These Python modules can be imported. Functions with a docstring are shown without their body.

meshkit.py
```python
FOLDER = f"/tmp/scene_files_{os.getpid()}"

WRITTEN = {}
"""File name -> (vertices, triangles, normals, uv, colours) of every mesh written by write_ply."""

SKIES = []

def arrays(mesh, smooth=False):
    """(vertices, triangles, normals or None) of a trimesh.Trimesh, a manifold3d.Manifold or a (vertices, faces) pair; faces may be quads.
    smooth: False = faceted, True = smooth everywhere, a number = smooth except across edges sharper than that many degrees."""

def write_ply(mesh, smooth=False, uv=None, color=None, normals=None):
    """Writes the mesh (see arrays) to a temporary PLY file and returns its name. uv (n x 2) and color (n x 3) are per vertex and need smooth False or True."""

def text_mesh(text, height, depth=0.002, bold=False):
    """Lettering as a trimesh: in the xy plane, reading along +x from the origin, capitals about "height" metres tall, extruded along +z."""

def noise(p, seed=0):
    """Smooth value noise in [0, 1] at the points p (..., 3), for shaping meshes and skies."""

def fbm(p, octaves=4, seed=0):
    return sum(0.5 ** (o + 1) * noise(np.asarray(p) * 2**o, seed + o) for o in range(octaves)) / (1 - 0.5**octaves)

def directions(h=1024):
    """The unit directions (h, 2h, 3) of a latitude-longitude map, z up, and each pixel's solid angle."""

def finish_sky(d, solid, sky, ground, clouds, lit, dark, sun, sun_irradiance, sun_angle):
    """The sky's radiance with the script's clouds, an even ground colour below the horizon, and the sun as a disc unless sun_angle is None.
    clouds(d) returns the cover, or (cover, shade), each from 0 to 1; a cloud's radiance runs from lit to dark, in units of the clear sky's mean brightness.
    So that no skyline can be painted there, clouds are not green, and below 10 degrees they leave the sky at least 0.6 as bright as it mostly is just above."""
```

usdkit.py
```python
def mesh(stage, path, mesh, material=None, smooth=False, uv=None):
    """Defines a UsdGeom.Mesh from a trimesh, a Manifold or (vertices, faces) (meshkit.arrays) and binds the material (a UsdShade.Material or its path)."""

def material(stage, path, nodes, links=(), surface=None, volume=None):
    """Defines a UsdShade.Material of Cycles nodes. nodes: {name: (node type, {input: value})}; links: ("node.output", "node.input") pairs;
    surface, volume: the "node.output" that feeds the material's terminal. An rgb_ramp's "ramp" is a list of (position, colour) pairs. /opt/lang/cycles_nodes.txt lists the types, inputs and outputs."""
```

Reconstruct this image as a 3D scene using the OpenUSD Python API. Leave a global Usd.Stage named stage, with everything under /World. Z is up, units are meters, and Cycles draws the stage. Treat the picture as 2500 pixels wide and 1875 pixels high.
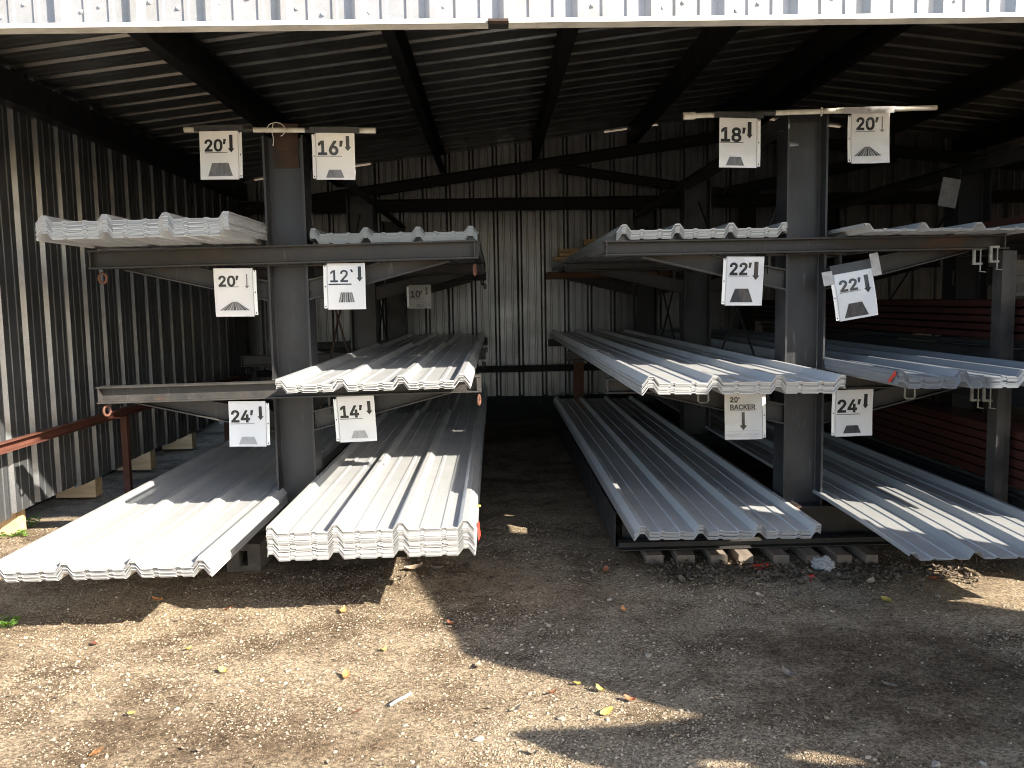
import math, random
import numpy as np
import trimesh
from shapely.geometry import Polygon
import usdkit, meshkit
from pxr import Usd, UsdGeom, UsdLux, UsdShade, Gf, Sdf, Vt

stage = Usd.Stage.CreateInMemory()
UsdGeom.SetStageUpAxis(stage, UsdGeom.Tokens.z)
UsdGeom.SetStageMetersPerUnit(stage, 1.0)
WORLD = UsdGeom.Xform.Define(stage, '/World')
UsdGeom.Scope.Define(stage, '/World/Looks')
rng = random.Random(7)
nrg = np.random.default_rng(7)
A = lambda *v: np.array(v, float)

# ------------------------------------------------------------------ camera
EYE = A(0, 0, 1.55)
YAW, PITCH, ROLL, FPX = math.radians(1.1303), math.radians(5.5548), .0176, 2090 / 2500
fwd = A(math.sin(YAW) * math.cos(PITCH), math.cos(YAW) * math.cos(PITCH), -math.sin(PITCH))
r0 = A(math.cos(YAW), -math.sin(YAW), 0)
u0 = np.cross(r0, fwd)
right = math.cos(ROLL) * r0 - math.sin(ROLL) * u0
up = math.cos(ROLL) * u0 + math.sin(ROLL) * r0
cam = UsdGeom.Camera.Define(stage, '/World/camera')
cam.CreateHorizontalApertureAttr(36.0)
cam.CreateVerticalApertureAttr(27.0)
cam.CreateFocalLengthAttr(36.0 * FPX)
cam.CreateClippingRangeAttr(Gf.Vec2f(.05, 2000))
EXPOSURE = 2.0
cam.CreateExposureAttr(EXPOSURE)
m = Gf.Matrix4d(*right, 0, *up, 0, *(-fwd), 0, *EYE, 1)
cam.AddTransformOp().Set(m)

# ------------------------------------------------------------------ daylight
SUN_X, SUN_Y = 1.45, -1.0                    # towards the sun, per metre of height
sun_dir = A(SUN_X, SUN_Y, 1) / np.linalg.norm(A(SUN_X, SUN_Y, 1))
ELEV, ROT = math.asin(sun_dir[2]), math.atan2(SUN_X, SUN_Y)
SKY, SUN = .092, 1.2
dome = UsdLux.DomeLight.Define(stage, '/World/sky')
dome.GetPrim().SetCustomDataByKey('kind', 'structure')
sky_m = usdkit.material(stage, '/World/Looks/sky', {
    's': ('sky_texture', {'sky_type': 'single_scattering', 'sun_disc': False, 'sun_elevation': ELEV, 'sun_rotation': ROT,
                          'air_density': 1.0, 'aerosol_density': 1.5}),
    'b': ('background_shader', {'strength': SKY})}, [('s.color', 'b.color')], surface='b.background')
UsdShade.MaterialBindingAPI.Apply(dome.GetPrim()).Bind(sky_m)
sun = UsdLux.DistantLight.Define(stage, '/World/sun')
sun.CreateNormalizeAttr(True)
sun.CreateIntensityAttr(SUN)
sun.CreateAngleAttr(.53)
sun.CreateColorAttr(Gf.Vec3f(1.0, .92, .79))
zx = sun_dir
xx = np.cross(A(0, 0, 1), zx); xx /= np.linalg.norm(xx)
yx = np.cross(zx, xx)
sun.AddTransformOp().Set(Gf.Matrix4d(*xx, 0, *yx, 0, *zx, 0, 0, 0, 0, 1))

# ------------------------------------------------------------------ materials
def mat(name, nodes, links, surface='p.BSDF'):
    return usdkit.material(stage, '/World/Looks/' + name, nodes, links, surface=surface)

def mottled(name, dark, light, scale=6., rough=.5, metallic=0., bump=0., bscale=120., detail=5., stretch=None, contrast=(.35, .65), spec=.5, fine=None):
    """a two-tone surface broken up by noise in world space"""
    n = {'g': ('geometry', {}), 'm': ('mapping', {'scale': stretch or (1, 1, 1)}), 'n': ('noise_texture', {'scale': scale, 'detail': detail, 'roughness': .62}),
         'r': ('rgb_ramp', {'ramp': [(contrast[0], dark), (contrast[1], light)]}),
         'p': ('principled_bsdf', {'roughness': rough, 'metallic': metallic, 'specular_ior_level': spec}),
         'rr': ('map_range', {'from_min': .3, 'from_max': .7, 'to_min': max(rough - .1, .05), 'to_max': min(rough + .12, 1)})}
    l = [('g.position', 'm.vector'), ('m.vector', 'n.vector'), ('n.fac', 'r.fac'), ('r.color', 'p.base_color'), ('n.fac', 'rr.value'), ('rr.result', 'p.roughness')]
    if bump:
        n['nb'] = ('noise_texture', {'scale': bscale, 'detail': 3})
        n['b'] = ('bump', {'strength': .6, 'distance': bump})
        l += [('m.vector', 'nb.vector'), ('nb.fac', 'b.height'), ('b.normal', 'p.normal')]
    return mat(name, n, l)

def metal_sheet(name, base, rough, metallic, vary=.06, spangle=160., dirt=None, dirt_scale=3., wave=.0006, wscale=(5, 1.1, 5), calm=False):
    """galvanised sheet: spangle, dull patches and slight oil canning"""
    b = A(*base)
    lo_, hi_, rv = (.965, 1.02, .025) if calm else (.9, 1.06, .08)
    n = {'g': ('geometry', {}), 'v': ('voronoi_texture', {'scale': spangle}), 'n': ('noise_texture', {'scale': 2.3, 'detail': 6, 'roughness': .65}),
         'sp': ('map_range', {'from_min': 0, 'from_max': 1, 'to_min': 1 - vary, 'to_max': 1 + vary}),
         'sep': ('separate_color', {}),
         'c': ('mix_color', {'blend_type': 'mix', 'a': tuple(b * lo_), 'b': tuple(b * hi_)}),
         'mul': ('mix_color', {'blend_type': 'multiply', 'fac': 1.0}),
         'rr': ('map_range', {'from_min': .3, 'from_max': .7, 'to_min': rough - rv, 'to_max': rough + rv}),
         'mp': ('mapping', {'scale': wscale}), 'nb': ('noise_texture', {'scale': 1.0, 'detail': 2}),
         'b': ('bump', {'strength': 1.0, 'distance': wave * 8}),
         'p': ('principled_bsdf', {'metallic': metallic})}
    l = [('g.position', 'v.vector'), ('g.position', 'n.vector'), ('v.color', 'sep.color'), ('sep.r', 'sp.value'), ('n.fac', 'c.fac'),
         ('c.result', 'mul.a'), ('sp.result', 'mul.b'), ('n.fac', 'rr.value'), ('rr.result', 'p.roughness'),
         ('g.position', 'mp.vector'), ('mp.vector', 'nb.vector'), ('nb.fac', 'b.height'), ('b.normal', 'p.normal')]
    last = 'mul.result'
    if dirt:
        n['nd'] = ('noise_texture', {'scale': dirt_scale, 'detail': 8, 'roughness': .7})
        n['rd'] = ('map_range', {'from_min': .45, 'from_max': .72, 'to_min': 0, 'to_max': .8, 'clamp': True})
        n['md'] = ('mix_color', {'blend_type': 'mix', 'b': dirt})
        l += [('g.position', 'nd.vector'), ('nd.fac', 'rd.value'), ('rd.result', 'md.fac'), (last, 'md.a')]
        last = 'md.result'
    l.append((last, 'p.base_color'))
    return mat(name, n, l)

def plain(name, col, rough=.6, metallic=0., **kw):
    return mat(name, {'p': ('principled_bsdf', {'base_color': col, 'roughness': rough, 'metallic': metallic, **kw})}, [])

M = {}
M['sheet'] = metal_sheet('galvanised_sheet', (.57, .577, .582), .27, .36, .03, wave=.00016, calm=True)
M['sheet_b'] = metal_sheet('galvanised_sheet_dull', (.46, .468, .472), .26, .42, .03, wave=.00016, calm=True)
M['sheet_g'] = metal_sheet('galvanised_sheet_greenish', (.31, .335, .34), .4, .35, .03, wave=.00016, calm=True)
M['sheet_film'] = metal_sheet('filmed_sheet', (.27, .295, .33), .28, .5, .03, wave=.00016, calm=True)
M['sheet_2'] = metal_sheet('galvanised_sheet_second', (.47, .475, .48), .38, .40, .03, wave=.00016, calm=True)
M['sheet_3'] = metal_sheet('galvanised_sheet_third', (.36, .365, .37), .42, .45, .03, wave=.00016, calm=True)
M['wall'] = metal_sheet('wall_sheet', (.235, .243, .255), .38, .8, .12, dirt=(.15, .145, .135), dirt_scale=2.2, wave=.0001, wscale=(2, 2, 2))
M['roof'] = metal_sheet('roof_sheet', (.32, .32, .315), .34, .85, .06, wave=.00003, wscale=(2, 2, 2))
M['fascia'] = metal_sheet('fascia_sheet', (.31, .31, .32), .38, .35, .04, dirt=(.24, .232, .21), dirt_scale=5., wave=.0004, wscale=(3, 3, 1.2))
M['trim'] = mottled('pale_trim', (.40, .39, .35), (.58, .575, .53), 7., .45, .1, contrast=(.25, .6))
def painted_steel(name, dark, light, rough, rust_at=.64, scratch=.7):
    """dark shop paint: dusty mottling, thin pale scrapes and rust breaking through"""
    n = {'g': ('geometry', {}), 'n': ('noise_texture', {'scale': 5.5, 'detail': 6, 'roughness': .65}), 'r': ('rgb_ramp', {'ramp': [(.34, dark), (.72, light)]}),
         'ms': ('mapping', {'scale': (30, 30, 2.2), 'rotation': (.5, .35, .3)}), 'ns': ('noise_texture', {'scale': 2.2, 'detail': 3, 'roughness': .6}),
         'rs': ('map_range', {'from_min': scratch, 'from_max': scratch + .05, 'to_min': 0, 'to_max': .55, 'clamp': True}), 'xs': ('mix_color', {'b': (.11, .105, .10)}),
         'nr': ('noise_texture', {'scale': 3.1, 'detail': 9, 'roughness': .72}), 'rr': ('map_range', {'from_min': rust_at, 'from_max': rust_at + .07, 'to_min': 0, 'to_max': .75, 'clamp': True}), 'xr': ('mix_color', {'b': (.075, .036, .022)}),
         'ro': ('map_range', {'from_min': .3, 'from_max': .7, 'to_min': rough - .1, 'to_max': rough + .15}), 'nb': ('noise_texture', {'scale': 150., 'detail': 3}), 'b': ('bump', {'strength': .7, 'distance': .0008}),
         'p': ('principled_bsdf', {})}
    l = [('g.position', 'n.vector'), ('n.fac', 'r.fac'), ('g.position', 'ms.vector'), ('ms.vector', 'ns.vector'), ('ns.fac', 'rs.value'), ('rs.result', 'xs.fac'), ('r.color', 'xs.a'),
         ('g.position', 'nr.vector'), ('nr.fac', 'rr.value'), ('rr.result', 'xr.fac'), ('xs.result', 'xr.a'), ('xr.result', 'p.base_color'), ('n.fac', 'ro.value'), ('ro.result', 'p.roughness'),
         ('g.position', 'nb.vector'), ('nb.fac', 'b.height'), ('b.normal', 'p.normal')]
    return mat(name, n, l)
M['steel'] = painted_steel('rack_paint', (.013, .0135, .0155), (.034, .034, .036), .42, .66, .66)
M['steel_dusty'] = painted_steel('dusty_rack_paint', (.016, .0155, .0155), (.046, .042, .037), .55, .60, .66)
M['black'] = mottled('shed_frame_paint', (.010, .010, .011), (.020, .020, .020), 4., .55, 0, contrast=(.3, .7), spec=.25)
M['rust'] = mottled('rust', (.06, .024, .014), (.15, .062, .034), 22., .8, 0, .001, 90.)
M['rust_dark'] = mottled('dark_rust', (.018, .014, .012), (.060, .032, .021), 12., .8, 0, .001, 90.)
M['rail_brown'] = mottled('red_oxide_paint', (.075, .026, .018), (.14, .055, .036), 6., .55, 0, .0004, 120.)
M['red'] = mottled('red_coating', (.022, .0058, .004), (.036, .009, .006), 2.5, .5, 0, contrast=(.3, .7), stretch=(1, .2, 4))
M['pvc'] = mottled('pvc_pipe', (.42, .40, .34), (.60, .585, .52), 14., .45)
M['tape'] = mottled('black_tape', (.015, .015, .015), (.03, .03, .03), 20., .38, 0, .001, 60.)
M['duct'] = mottled('duct_tape', (.30, .30, .30), (.42, .42, .43), 26., .38, 0, .001, 60.)
M['paper'] = mottled('paper', (.87, .87, .87), (.90, .90, .90), 9., .7)
M['page_shaded'] = mottled('shaded_page', (.26, .26, .255), (.36, .36, .355), 9., .7)  # page colour darkened to stand in for shade deep in the shed
M['strip'] = plain('sleeve_strip', (.72, .74, .74), .35)
M['ink'] = mottled('ink', (.018, .018, .019), (.035, .035, .037), 60., .6)
M['ink_grey'] = mottled('grey_ink', (.20, .20, .205), (.30, .30, .30), 40., .7)
M['picture'] = mottled('printed_sheet_dark', (.035, .035, .04), (.12, .12, .125), 70., .7, contrast=(.3, .7), stretch=(1, 1, .25))
M['picture_mid'] = mottled('printed_sheet_mid', (.15, .15, .155), (.30, .30, .305), 60., .7, contrast=(.3, .7), stretch=(1, 1, .3))
M['picture_pale'] = mottled('printed_sheet_pale', (.42, .42, .42), (.58, .58, .58), 60., .7, contrast=(.3, .7), stretch=(1, 1, .3))
M['film'] = mat('clear_sleeve', {'t': ('transparent_bsdf', {'color': (.97, .97, .97)}), 'g': ('glossy_bsdf', {'roughness': .13, 'color': (.9, .9, .9)}),
                                 'ge': ('geometry', {}), 'n': ('noise_texture', {'scale': 11., 'detail': 2}), 'b': ('bump', {'strength': .7, 'distance': .012}),
                                 'f': ('fresnel', {'IOR': 1.4}), 'x': ('mix_closure', {})},
                [('ge.position', 'n.vector'), ('n.fac', 'b.height'), ('b.normal', 'g.normal'), ('f.fac', 'x.fac'), ('t.BSDF', 'x.closure1'), ('g.BSDF', 'x.closure2')], surface='x.closure')
M['screw'] = plain('screw_head', (.6, .6, .58), .35, .6)
M['chrome'] = mottled('clamp_metal', (.17, .17, .16), (.28, .28, .265), 40., .4, .4)
M['string'] = plain('string', (.62, .60, .55), .8)
M['strap_red'] = plain('red_strap', (.62, .05, .03), .6)
M['strap_yellow'] = plain('yellow_strap', (.75, .60, .06), .6)
M['plastic'] = mottled('crumpled_plastic', (.30, .30, .30), (.44, .44, .44), 30., .35)
M['weed'] = mat('weed_leaf', {'d': ('principled_bsdf', {'base_color': (.10, .19, .035), 'roughness': .5}), 't': ('translucent_bsdf', {'color': (.16, .28, .03)}), 'x': ('mix_closure', {'fac': .3})},
                [('d.BSDF', 'x.closure1'), ('t.BSDF', 'x.closure2')], surface='x.closure')
M['rubber'] = plain('tyre_rubber', (.02, .02, .02), .8)
M['truck'] = plain('truck_paint', (.32, .33, .34), .4)
M['glass'] = plain('dark_glass', (.02, .025, .03), .06)
M['concrete'] = mottled('concrete_block', (.07, .062, .055), (.12, .105, .092), 18., .9, 0, .002, 80.)

def wood(name, dark, light, axis, rough=.7):
    sc = [26, 26, 26]; sc[axis] = 1.6
    return mottled(name, dark, light, 1.0, rough, 0, .0008, 3., detail=7, stretch=tuple(sc), contrast=(.3, .7))
M['pine_x'] = wood('pine_along_x', (.46, .29, .135), (.70, .49, .27), 0)
M['pine_y'] = wood('pine_along_y', (.34, .225, .115), (.54, .40, .23), 1)
M['stained_x'] = wood('stained_board', (.13, .055, .03), (.22, .10, .055), 0)
M['sleeper'] = wood('weathered_sleeper', (.13, .10, .08), (.24, .20, .165), 1, .85)
def leafmat(name, c):
    c = A(*c)
    return mottled(name, tuple(c * .7), tuple(c * 1.15), 90., .7)
LEAF = {'rust brown': leafmat('leaf_rust', (.30, .105, .045)), 'yellow': leafmat('leaf_yellow', (.52, .40, .10)), 'dark red': leafmat('leaf_dark_red', (.17, .055, .04)),
        'orange': leafmat('leaf_orange', (.48, .22, .08)), 'grey brown': leafmat('leaf_grey', (.17, .14, .115)), 'pale tan': leafmat('leaf_tan', (.40, .32, .22))}

# gravel ground: pale crushed stone with bare brown dirt showing through
g_nodes = {'g': ('geometry', {}), 'mpb': ('mapping', {'scale': (.55, 1.15, 1), 'rotation': (0, 0, -.35)}), 'big': ('noise_texture', {'scale': 1.1, 'detail': 6, 'roughness': .62}), 'mid': ('noise_texture', {'scale': 3.2, 'detail': 7, 'roughness': .7}),
           'mix': ('mix_float', {'fac': .5}), 'v': ('voronoi_texture', {'scale': 105.}), 'vs': ('voronoi_texture', {'scale': 260.}),
           'ramp': ('rgb_ramp', {'ramp': [(.36, (.105, .072, .045)), (.45, (.20, .146, .095)), (.53, (.345, .268, .182)), (.66, (.46, .372, .262))]}),
           'sep': ('separate_color', {}), 'st': ('map_range', {'from_min': 0, 'from_max': 1, 'to_min': .5, 'to_max': 1.45}),
           'sep2': ('separate_color', {}), 'st2': ('map_range', {'from_min': 0, 'from_max': 1, 'to_min': .75, 'to_max': 1.22}),
           'mul': ('mix_color', {'blend_type': 'multiply', 'fac': 1., 'use_clamp': False}), 'mul2': ('mix_color', {'blend_type': 'multiply', 'fac': 1., 'use_clamp': False}),
           'h': ('math', {'math_type': 'multiply_add', 'value2': -.8}), 'b': ('bump', {'strength': 1., 'distance': .0105}), 'p': ('principled_bsdf', {'roughness': .95, 'specular_ior_level': .15})}
g_links = [('g.position', 'mpb.vector'), ('mpb.vector', 'big.vector'), ('g.position', 'mid.vector'), ('big.fac', 'mix.a'), ('mid.fac', 'mix.b'), ('mix.result', 'ramp.fac'), ('g.position', 'v.vector'), ('g.position', 'vs.vector'),
           ('v.color', 'sep.color'), ('sep.r', 'st.value'), ('vs.color', 'sep2.color'), ('sep2.g', 'st2.value'), ('ramp.color', 'mul.a'), ('st.result', 'mul.b'), ('mul.result', 'mul2.a'), ('st2.result', 'mul2.b'),
           ('mul2.result', 'p.base_color'), ('v.distance', 'h.value1'), ('vs.distance', 'h.value3'), ('h.value', 'b.height'), ('b.normal', 'p.normal')]
M['ground'] = mat('gravel_ground', g_nodes, g_links)
def pebble(name, d, l):
    return mat(name, {'o': ('object_info', {}), 'g': ('geometry', {}), 'r': ('rgb_ramp', {'ramp': [(0., d), (1., l)]}), 'p': ('principled_bsdf', {'roughness': .9, 'specular_ior_level': .2})},
               [('o.random', 'r.fac'), ('r.color', 'p.base_color')])
M['pebble'] = pebble('pebbles', (.20, .16, .115), (.47, .39, .29))
M['stone'] = mottled('stone', (.20, .175, .14), (.33, .295, .24), 40., .9, 0, .001, 80.)
M['litter'] = pebble('leaf_litter', (.045, .035, .028), (.21, .17, .13))

# ------------------------------------------------------------------ scene helpers
count = {}
def numbered(path):
    k = count.get(path, 0)
    count[path] = k + 1
    return path if k == 0 else f'{path}_{k:03d}'

def tag(prim, label=None, cat=None, group=None, kind=None):
    for k, v in (('label', label), ('category', cat), ('group', group), ('kind', kind)):
        if v:
            prim.SetCustomDataByKey(k, v)
    return prim

def obj(name, mesh, material, parent=None, smooth=False, **kw):
    base = str(parent.GetPath()) if parent is not None else '/World'
    if isinstance(mesh, list):
        mesh = trimesh.util.concatenate(mesh)
    p = usdkit.mesh(stage, numbered(f'{base}/{name}'), mesh, material, smooth=smooth).GetPrim()
    return tag(p, **kw)

def thing(name, label, cat, loc=(0, 0, 0), group=None):
    x = UsdGeom.Xform.Define(stage, numbered('/World/' + name))
    if any(loc):
        x.AddTranslateOp().Set(Gf.Vec3d(*map(float, loc)))
    return tag(x.GetPrim(), label, cat, group)

def T(v, f):
    return trimesh.Trimesh(np.asarray(v, float), np.asarray(f, int), process=False)

def box(x0, x1, y0, y1, z0, z1, ch=.0):
    b = trimesh.creation.box(extents=(x1 - x0, y1 - y0, z1 - z0))
    b.apply_translation(((x0 + x1) / 2, (y0 + y1) / 2, (z0 + z1) / 2))
    return b

def beam(poly, P0, P1, upv=(0, 0, 1)):
    """extrudes the 2D outline (side, up) from P0 to P1"""
    P0, P1 = A(*P0), A(*P1)
    d = P1 - P0; L = np.linalg.norm(d); d = d / L
    u = A(*upv); u = u - d * (u @ d); u /= np.linalg.norm(u)
    s = np.cross(d, u)
    g = trimesh.creation.extrude_polygon(Polygon(poly), L, engine='earcut')
    v = g.vertices
    g.vertices = P0 + v[:, :1] * s + v[:, 1:2] * u + v[:, 2:3] * d
    if np.linalg.det(np.stack([s, u, d])) < 0:
        g.invert()
    return g

def I(w, h, tf=.009, tw=.007):
    a, b = w / 2, h / 2
    r = tw / 2 + .006
    return [(-a, -b), (a, -b), (a, -b + tf), (r, -b + tf), (tw / 2, -b + tf + .006), (tw / 2, b - tf - .006), (r, b - tf), (a, b - tf), (a, b), (-a, b), (-a, b - tf), (-r, b - tf),
            (-tw / 2, b - tf - .006), (-tw / 2, -b + tf + .006), (-r, -b + tf), (-a, -b + tf)]

def C(w, h, t=.004, lip=.0):
    """channel, web on the left, open to the right"""
    o = [(0, -h / 2), (w, -h / 2), (w, -h / 2 + lip + t), (w - t, -h / 2 + lip + t), (w - t, -h / 2 + t), (t, -h / 2 + t), (t, h / 2 - t), (w - t, h / 2 - t), (w - t, h / 2 - lip - t), (w, h / 2 - lip - t), (w, h / 2), (0, h / 2)]
    return o

def rect(w, h):
    return [(-w / 2, -h / 2), (w / 2, -h / 2), (w / 2, h / 2), (-w / 2, h / 2)]

def ang(a, t=.006):
    return [(0, 0), (a, 0), (a, t), (t, t), (t, a), (0, a)]

def tube(P0, P1, r, n=10, cap=True):
    P0, P1 = A(*P0), A(*P1)
    c = trimesh.creation.cylinder(radius=r, segment=np.stack([P0, P1]), sections=n)
    return c

def path_tube(pts, r, n=6):
    pts = np.asarray(pts, float)
    V, Fc = [], []
    tan = np.gradient(pts, axis=0)
    for i, (p, t) in enumerate(zip(pts, tan)):
        t = t / np.linalg.norm(t)
        a = np.cross(t, A(.31, .72, .62)); a /= np.linalg.norm(a)
        b = np.cross(t, a)
        for k in range(n):
            th = 2 * math.pi * k / n
            V.append(p + r * (math.cos(th) * a + math.sin(th) * b))
    for i in range(len(pts) - 1):
        for k in range(n):
            q, w = i * n + k, i * n + (k + 1) % n
            Fc += [(q, w, w + n), (q, w + n, q + n)]
    e = (len(pts) - 1) * n
    Fc += [(0, k + 1, k) for k in range(1, n - 1)] + [(e, e + k, e + k + 1) for k in range(1, n - 1)]
    return T(V, Fc)

# ------------------------------------------------------------------ ribbed sheet profile
FT = .3048
RIB = [(-.037, 0), (-.0125, .033), (.0125, .033), (.037, 0)]
def minor(c, h=.0055):
    return [(c - .014, 0), (c - .008, h), (c + .008, h), (c + .014, 0)]
def profile(left_full, right_full, bays=3, mh=.0055):
    """one sheet across: big ribs a foot apart with two low ones between, full rib or cut at the crown at each edge"""
    p = list(RIB) if left_full else RIB[1:]
    for k in range(bays):
        x = k * FT
        p += minor(x + FT / 3, mh) + minor(x + 2 * FT / 3, mh)
        nxt = [(x + FT + a, b) for a, b in RIB]
        p += nxt if (k < bays - 1 or right_full) else nxt[:3]
    if left_full:
        p = [(p[0][0] - .006, -.004)] + p
    else:
        p = [(p[0][0] - .003, p[0][1] - .012)] + p
    if right_full:
        p = p + [(p[-1][0] + .006, -.004)]
    else:
        p = p + [(p[-1][0] + .003, p[-1][1] - .012)]
    return np.array(p)

def sweep_sheet(prof, t, length_pts, place):
    """closed thin sheet. place(x, h, s) gives world points for profile x, height h, length s"""
    n, m_ = len(prof), len(length_pts)
    V = []
    for s in length_pts:
        V.append(place(prof[:, 0], prof[:, 1], s))
        V.append(place(prof[:, 0], prof[:, 1] - t, s))
    V = np.concatenate(V)
    Fc = []
    for j in range(m_ - 1):
        a, b = 2 * j * n, 2 * (j + 1) * n
        for i in range(n - 1):
            Fc += [(a + i, a + i + 1, b + i + 1), (a + i, b + i + 1, b + i)]
            c, d = a + n, b + n
            Fc += [(c + i, d + i + 1, c + i + 1), (c + i, d + i, d + i + 1)]
        for i in (0, n - 1):
            q = (a + i, b + i, b + n + i, a + n + i)
            if i:
                q = q[::-1]
            Fc += [(q[0], q[1], q[2]), (q[0], q[2], q[3])]
    for j in (0, m_ - 1):
        a = 2 * j * n
        for i in range(n - 1):
            q = (a + i, a + n + i, a + n + i + 1, a + i + 1)
            if j:
                q = q[::-1]
            Fc += [(q[0], q[1], q[2]), (q[0], q[2], q[3])]
    return T(V, Fc)

# ================================================================== GROUND
def ground_z(x, y):
    p = np.stack([np.asarray(x) * .9, np.asarray(y) * .9, np.zeros_like(x)], -1)
    q = np.stack([np.asarray(x) * 5., np.asarray(y) * 5., np.ones_like(x)], -1)
    near = np.exp(-((np.asarray(x) / 7) ** 2 + ((np.asarray(y) - 5) / 9) ** 2))
    return (meshkit.fbm(p, 3, 3) - .5) * .05 * near + (meshkit.fbm(q, 3, 8) - .5) * .022 * near - .004
xs = np.concatenate([-np.geomspace(400, 4.2, 18), np.arange(-4, 4.001, .03), np.geomspace(4.2, 400, 18)])
ys = np.concatenate([-np.geomspace(400, .5, 18), np.arange(0, 2.4, .2), np.arange(2.4, 7.5, .03), np.arange(7.5, 12, .1), np.geomspace(12.1, 400, 18)])
gx, gy = np.meshgrid(xs, ys)
gz = ground_z(gx, gy)
nx, ny = len(xs), len(ys)
idx = np.arange(nx * ny).reshape(ny, nx)
gf = np.stack([idx[:-1, :-1], idx[:-1, 1:], idx[1:, 1:], idx[1:, :-1]], -1).reshape(-1, 4)
gf = np.vstack([gf[:, [0, 1, 2]], gf[:, [0, 2, 3]]])
obj('ground', T(np.stack([gx, gy, gz], -1).reshape(-1, 3), gf), M['ground'], smooth=True, kind='structure', label='gravel yard of pale crushed stone and brown dirt')
def gz1(x, y):
    return float(ground_z(A(x), A(y))[0])

# ================================================================== SHED
YF, YB = 3.72, 11.3
RX, RZ = 3.1, 3.898
def roof_z(x):
    return RZ - .12 * np.abs(np.asarray(x, float) - RX)
XL0, XL1, XR = -3.155, -3.245, 9.4
def wall_x(y):
    return XL0 + (XL1 - XL0) * (y - 5) / 6.3
shed = thing('metal_shed', 'open-fronted shed of ribbed galvanised sheet on a black steel frame', 'shed')
# roof panels: ribs run down the slope (along x); each sheet covers 3 ft of depth
prof_w = profile(True, False)
for side in (0, 1):
    y = YF + .02
    k = 0
    while y < YB + .1:
        x_pts = np.linspace(XL0 - .25, RX, 4) if side == 0 else np.linspace(RX, XR + .2, 4)
        nb = 3 if y + 3 * FT < YB + .3 else 2
        pr = profile(True, False, bays=nb, mh=.0025)
        dz = rng.uniform(-.001, .001)
        msh = sweep_sheet(pr[::-1] * A(1, 1), .0012, x_pts, lambda px, h, s, y=y, dz=dz: np.stack([np.full_like(px, s), y + .04 + px, roof_z(s) + h + dz + .0015 * (k % 2)], -1))
        obj('roof_panel', msh, M['roof'], shed)
        y += nb * FT
        k += 1
# side wall: ribs vertical, pan faces inwards
def wall_panels(name, start, n, to_world, z_lo, z_hi, material, parent, first_bays=3, mh=.0045):
    u = start
    for k in range(n):
        pr = profile(True, False, mh=mh)
        off = .0018 * (k % 2)
        zj = rng.uniform(-.012, .012)
        def place(px, h, s, u=u, off=off, zj=zj):
            U = u + .04 + px
            lo, hi = z_lo(U) + zj, z_hi(U)
            return to_world(U, h + off, lo + (hi - lo) * s)
        obj(name, sweep_sheet(pr, .0012, [0., .33, .66, 1.], place), material, parent)
        u += 3 * FT
wall_panels('wall_panel', YF - .03, 9, lambda U, h, z: np.stack([wall_x(U) - h, U, z], -1), lambda U: .205 + .004 * (U - 5), lambda U: np.full_like(U, 3.16), M['wall'], shed)
wall_panels('wall_panel', XL1 - .1, 14, lambda U, h, z: np.stack([U, YB + h, z], -1), lambda U: .29 + 0 * U,
            lambda U: roof_z(U) + .012 - .026 * (meshkit.noise(np.stack([U * 1.7, 0 * U, 0 * U], -1), 4) > .66), M['wall'], shed)
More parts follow.
